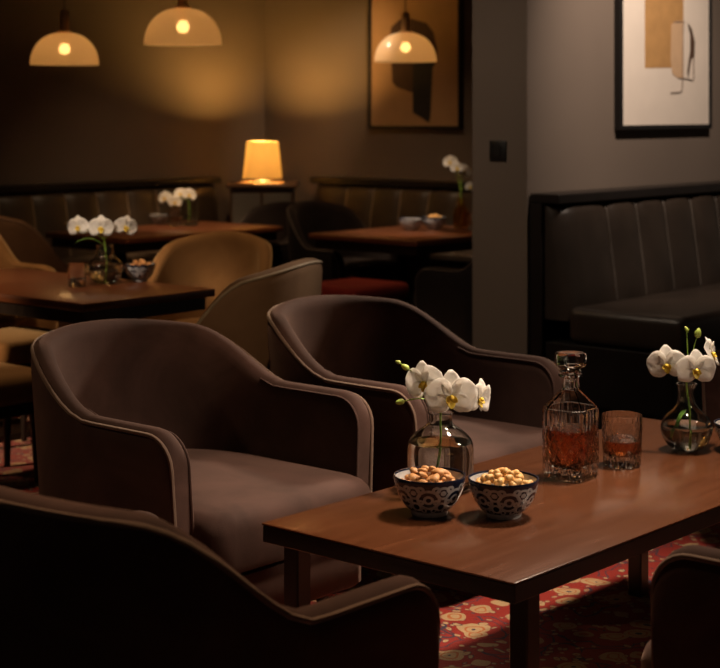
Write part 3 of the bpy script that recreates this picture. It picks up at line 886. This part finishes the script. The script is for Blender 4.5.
spray('white orchid spray with three blooms and green buds in the right vase', v2 + Vector((.006, 0, .016)), v2 + Vector((0, 0, .160)),
      [(at(667, 365, d2 - .03), (-.28, -.95, -.05), .098, .1), (at(696, 370, d2 - .05), (.12, -1, -.10), .100, 0), (at(712, 354, d2 + .03), (.85, -.40, .25), .092, -.3)],
      [(at(698, 333, d2), (.1, -.3, .9), .0105), (at(686.5, 329, d2), (-.5, -.1, .8), .006)],
      [(v2 + Vector((0, 0, .10)), v2 + Vector((-.035, -.01, .035)), .010)])

# middle table
ZM = .65
def mid(px, py): return on(px, py, ZM) + UP * .0005
v3 = mid(105, 283)
vase('round glass vase of water and orchids on the middle table at left', v3, [(a * 1.14, b * 1.02) for a, b in FLASK[:7]] + [(.034, .120), (.033, .140), (.036, .150)], .072)
d3 = v3.y
spray('white orchid spray of three blooms on the middle table at left', v3 + Vector((0, 0, .016)), v3 + Vector((0, 0, .145)),
      [(at(78, 227, d3), (-.35, -.9, 0), .092, .15), (at(101, 228, d3 - .03), (0, -1, -.05), .10, 0), (at(126, 227, d3), (.35, -.9, .05), .092, -.2)], (),
      [(v3 + Vector((0, 0, .145)), at(75, 243, d3 - .02), .016)])
tumbler('empty straight tumbler left of the vase on the middle table', mid(77, 286.5), .037, .088, 0)
bm_ = mid(140, 281); bowl('blue and white bowl of nuts on the middle table', bm_, .062, .068)
nuts_in(bm_, .048, .062, ALMOND, 'almond', 'almond in the bowl on the middle table', 'almonds on the middle table', 12, 6, 1.0)
# back left table
bl = mid(158, 224); bowl('small blue and white bowl on the table below the lamp', bl, .062, .056)
tumbler('tumbler of amber whisky beside the far left flower vase', mid(175.5, 226), .036, .095, .05)
v4 = mid(188.5, 225.5)
vase('straight clear glass vase of pale orchids on the table below the lamp', v4, [(.050, 0), (.054, .004), (.055, .02), (.055, .07), (.055, .12), (.056, .15)], .06)
d4 = v4.y
spray('pale orchid spray with yellow throats on the table below the lamp', v4 + Vector((0, 0, .016)), v4 + Vector((0, 0, .145)),
      [(at(165, 198, d4), (-.4, -.9, .1), .088, .2), (at(175, 202, d4 - .04), (-.1, -1, 0), .085, 0), (at(189, 195, d4), (.4, -.9, .2), .09, -.2), (at(180, 194, d4 + .03), (0, -.9, .4), .08, .4)], (),
      [(v4 + Vector((0, 0, .14)), at(171, 206, d4 - .02), .012)])
# back right table
br1 = mid(411, 230); bowl('blue and white bowl on the table under the painting, left of a pair', br1, .070, .066)
br2 = mid(434, 229); bowl('blue and white bowl of nuts under the painting, nearest the amber vase', br2, .072, .07)
nuts_in(br2, .056, .063, HAZEL, 'hazelnut', 'golden nut in the far bowl under the painting', 'nuts in the far bowl', 14, 6, 1.0)
M['amber_glass'] = glass('amber_glass', (.96, .78, .50), 1.45)
v5 = mid(461, 227.5)
vase('slim amber glass vase beside the end of the grey wall', v5, [(.034, 0), (.042, .004), (.046, .03), (.046, .075), (.040, .10), (.024, .125), (.020, .155), (.024, .17)], .07, mat=M['amber_glass'])
d5 = v5.y
spray('tall white orchid stem in the amber vase beside the end of the grey wall', v5 + Vector((0, 0, .016)), v5 + Vector((0, 0, .165)),
      [(at(450, 162, d5), (-.3, -.9, .2), .085, .2), (at(457, 168, d5 - .03), (0, -1, 0), .08, 0), (at(464, 171, d5), (.4, -.9, 0), .085, -.2), (at(470, 187, d5), (.5, -.8, -.1), .065, -.2)])
tumbler('tumbler half hidden by the end of the grey wall', mid(474, 230), .04, .10, .05)

# ------------------------------------------------------------------ lights
def spot(name, loc, target, power, color, size=60, blend=.6, rad=.06):
    l = bpy.data.lights.new(name, 'SPOT'); l.energy = power; l.color = color; l.spot_size = math.radians(size); l.spot_blend = blend; l.shadow_soft_size = rad
    o = bpy.data.objects.new(name, l); COL.objects.link(o); o.location = loc
    o.rotation_euler = (Vector(target) - Vector(loc)).to_track_quat('-Z', 'Y').to_euler()
WARM = (1, .66, .38); NEUT = (1, .78, .58)
GREY = (1, .80, .65)
spot('table_downlight', (.95, 3.95, 2.68), (.66, 3.72, .48), 400, NEUT, 64, .8, .13)
spot('chair_downlight', (.75, 3.45, 2.68), (-.40, 3.95, .4), 45, WARM, 44, .8, .05)
spot('chair_side_fill', (1.5, 6.4, 2.35), (-.45, 4.1, .5), 420, NEUT, 34, .8, .18)  # unseen spot placed to streak the armchairs' inner left sides
spot('table_side_fill', (1.75, 3.25, 1.75), (.2, 3.75, .62), 105, NEUT, 40, .8, .16)  # added fill, no fixture: brightens the orchids and glass
spot('armchair_left_fill', (-2.5, 4.0, 2.1), (-.80, 3.9, .35), 36, WARM, 34, .8, .06)  # no fixture here, added to light the left armchair's outer side
spot('near_chair_downlight', (-.15, 2.95, 2.68), (-.3, 2.6, .6), 150, WARM, 50, .8, .05)
spot('right_chair_downlight', (.95, 3.1, 2.68), (1.0, 2.7, .5), 90, WARM, 40, .8, .05)
spot('taupe_chair_fill', (.0, 2.0, 2.65), (-.40, 5.2, .45), 130, WARM, 15, .9, .05)  # unseen spot added to brighten the taupe chair's back
spot('art_downlight', (1.75, 6.2, 2.68), (1.35, 7.6, 1.2), 165, GREY, 80, .9, .06)
spot('cafe_downlight', (-1.0, 6.0, 2.68), (-1.0, 6.15, .6), 62, WARM, 62, .8, .14)
spot('cafe_flower_fill', (-1.9, 5.1, 1.9), (-1.0, 6.27, .85), 125, NEUT, 14, .9, .12)  # narrow extra spot put in to brighten the middle table's orchids
spot('left_chair_fill', (-2.3, 5.7, 2.68), (-1.55, 7.1, .6), 130, WARM, 42, .8, .05)  # added fill for the brown and tan chairs at far left
spot('left_low_fill', (-3.0, 5.0, 1.3), (-1.42, 6.35, .2), 240, WARM, 36, .9, .05)  # invented low source that brightens the stools and the rug
spot('pillar_fill', (-.9, 5.6, 2.68), (.6, 6.9, 1.0), 55, NEUT, 55, .9, .05)  # unseen fill added where the pendants leave the wall end dark
spot('back_fill', (-.5, 8.6, 2.68), (-.5, 9.3, .6), 50, WARM, 95, .9, .05)  # extra wash added to lift the back of the room
spot('picture_fill', (.35, 9.1, 2.7), (-.05, 10.1, 1.85), 75, WARM, 30, .9, .05)  # unseen spot added to help the pendant light the painting
spot('left_table_fill', (-.95, 8.6, 2.68), (-1.0, 9.45, .7), 170, WARM, 34, .8, .04)  # added ahead of the far left table to brighten it and its orchids
spot('right_table_fill', (-.35, 7.95, 2.68), (.30, 9.0, .75), 230, NEUT, 26, .8, .04)  # extra unseen spot doing the pendant's work on the table below

w = bpy.data.worlds.new('World'); sc.world = w; w.use_nodes = True
w.node_tree.nodes['Background'].inputs[0].default_value = (1, .8, .62, 1)
w.node_tree.nodes['Background'].inputs[1].default_value = .045

# ------------------------------------------------------------------ camera
cam = bpy.data.cameras.new('Camera'); co = bpy.data.objects.new('Camera', cam); COL.objects.link(co)
co.location = (0, 0, H); co.rotation_euler = (PI / 2, 0, 0)
cam.sensor_width = 36; cam.sensor_fit = 'HORIZONTAL'; cam.lens = 36 * F / 720
cam.shift_x = 0; cam.shift_y = -(334 - HY) / 720
cam.clip_start = .05; cam.clip_end = 60
cam.dof.use_dof = True; cam.dof.focus_distance = 3.55; cam.dof.aperture_fstop = 5.6
sc.camera = co
sc.view_settings.view_transform = 'Standard'; sc.view_settings.look = 'None'; sc.view_settings.gamma = 1
sc.view_settings.exposure = 0.0
sc.view_settings.use_curve_mapping = False
sc.cycles.use_denoising = True
sc.cycles.max_bounces = 16; sc.cycles.transmission_bounces = 14; sc.cycles.transparent_max_bounces = 16
sc.cycles.sample_clamp_indirect = 4.0
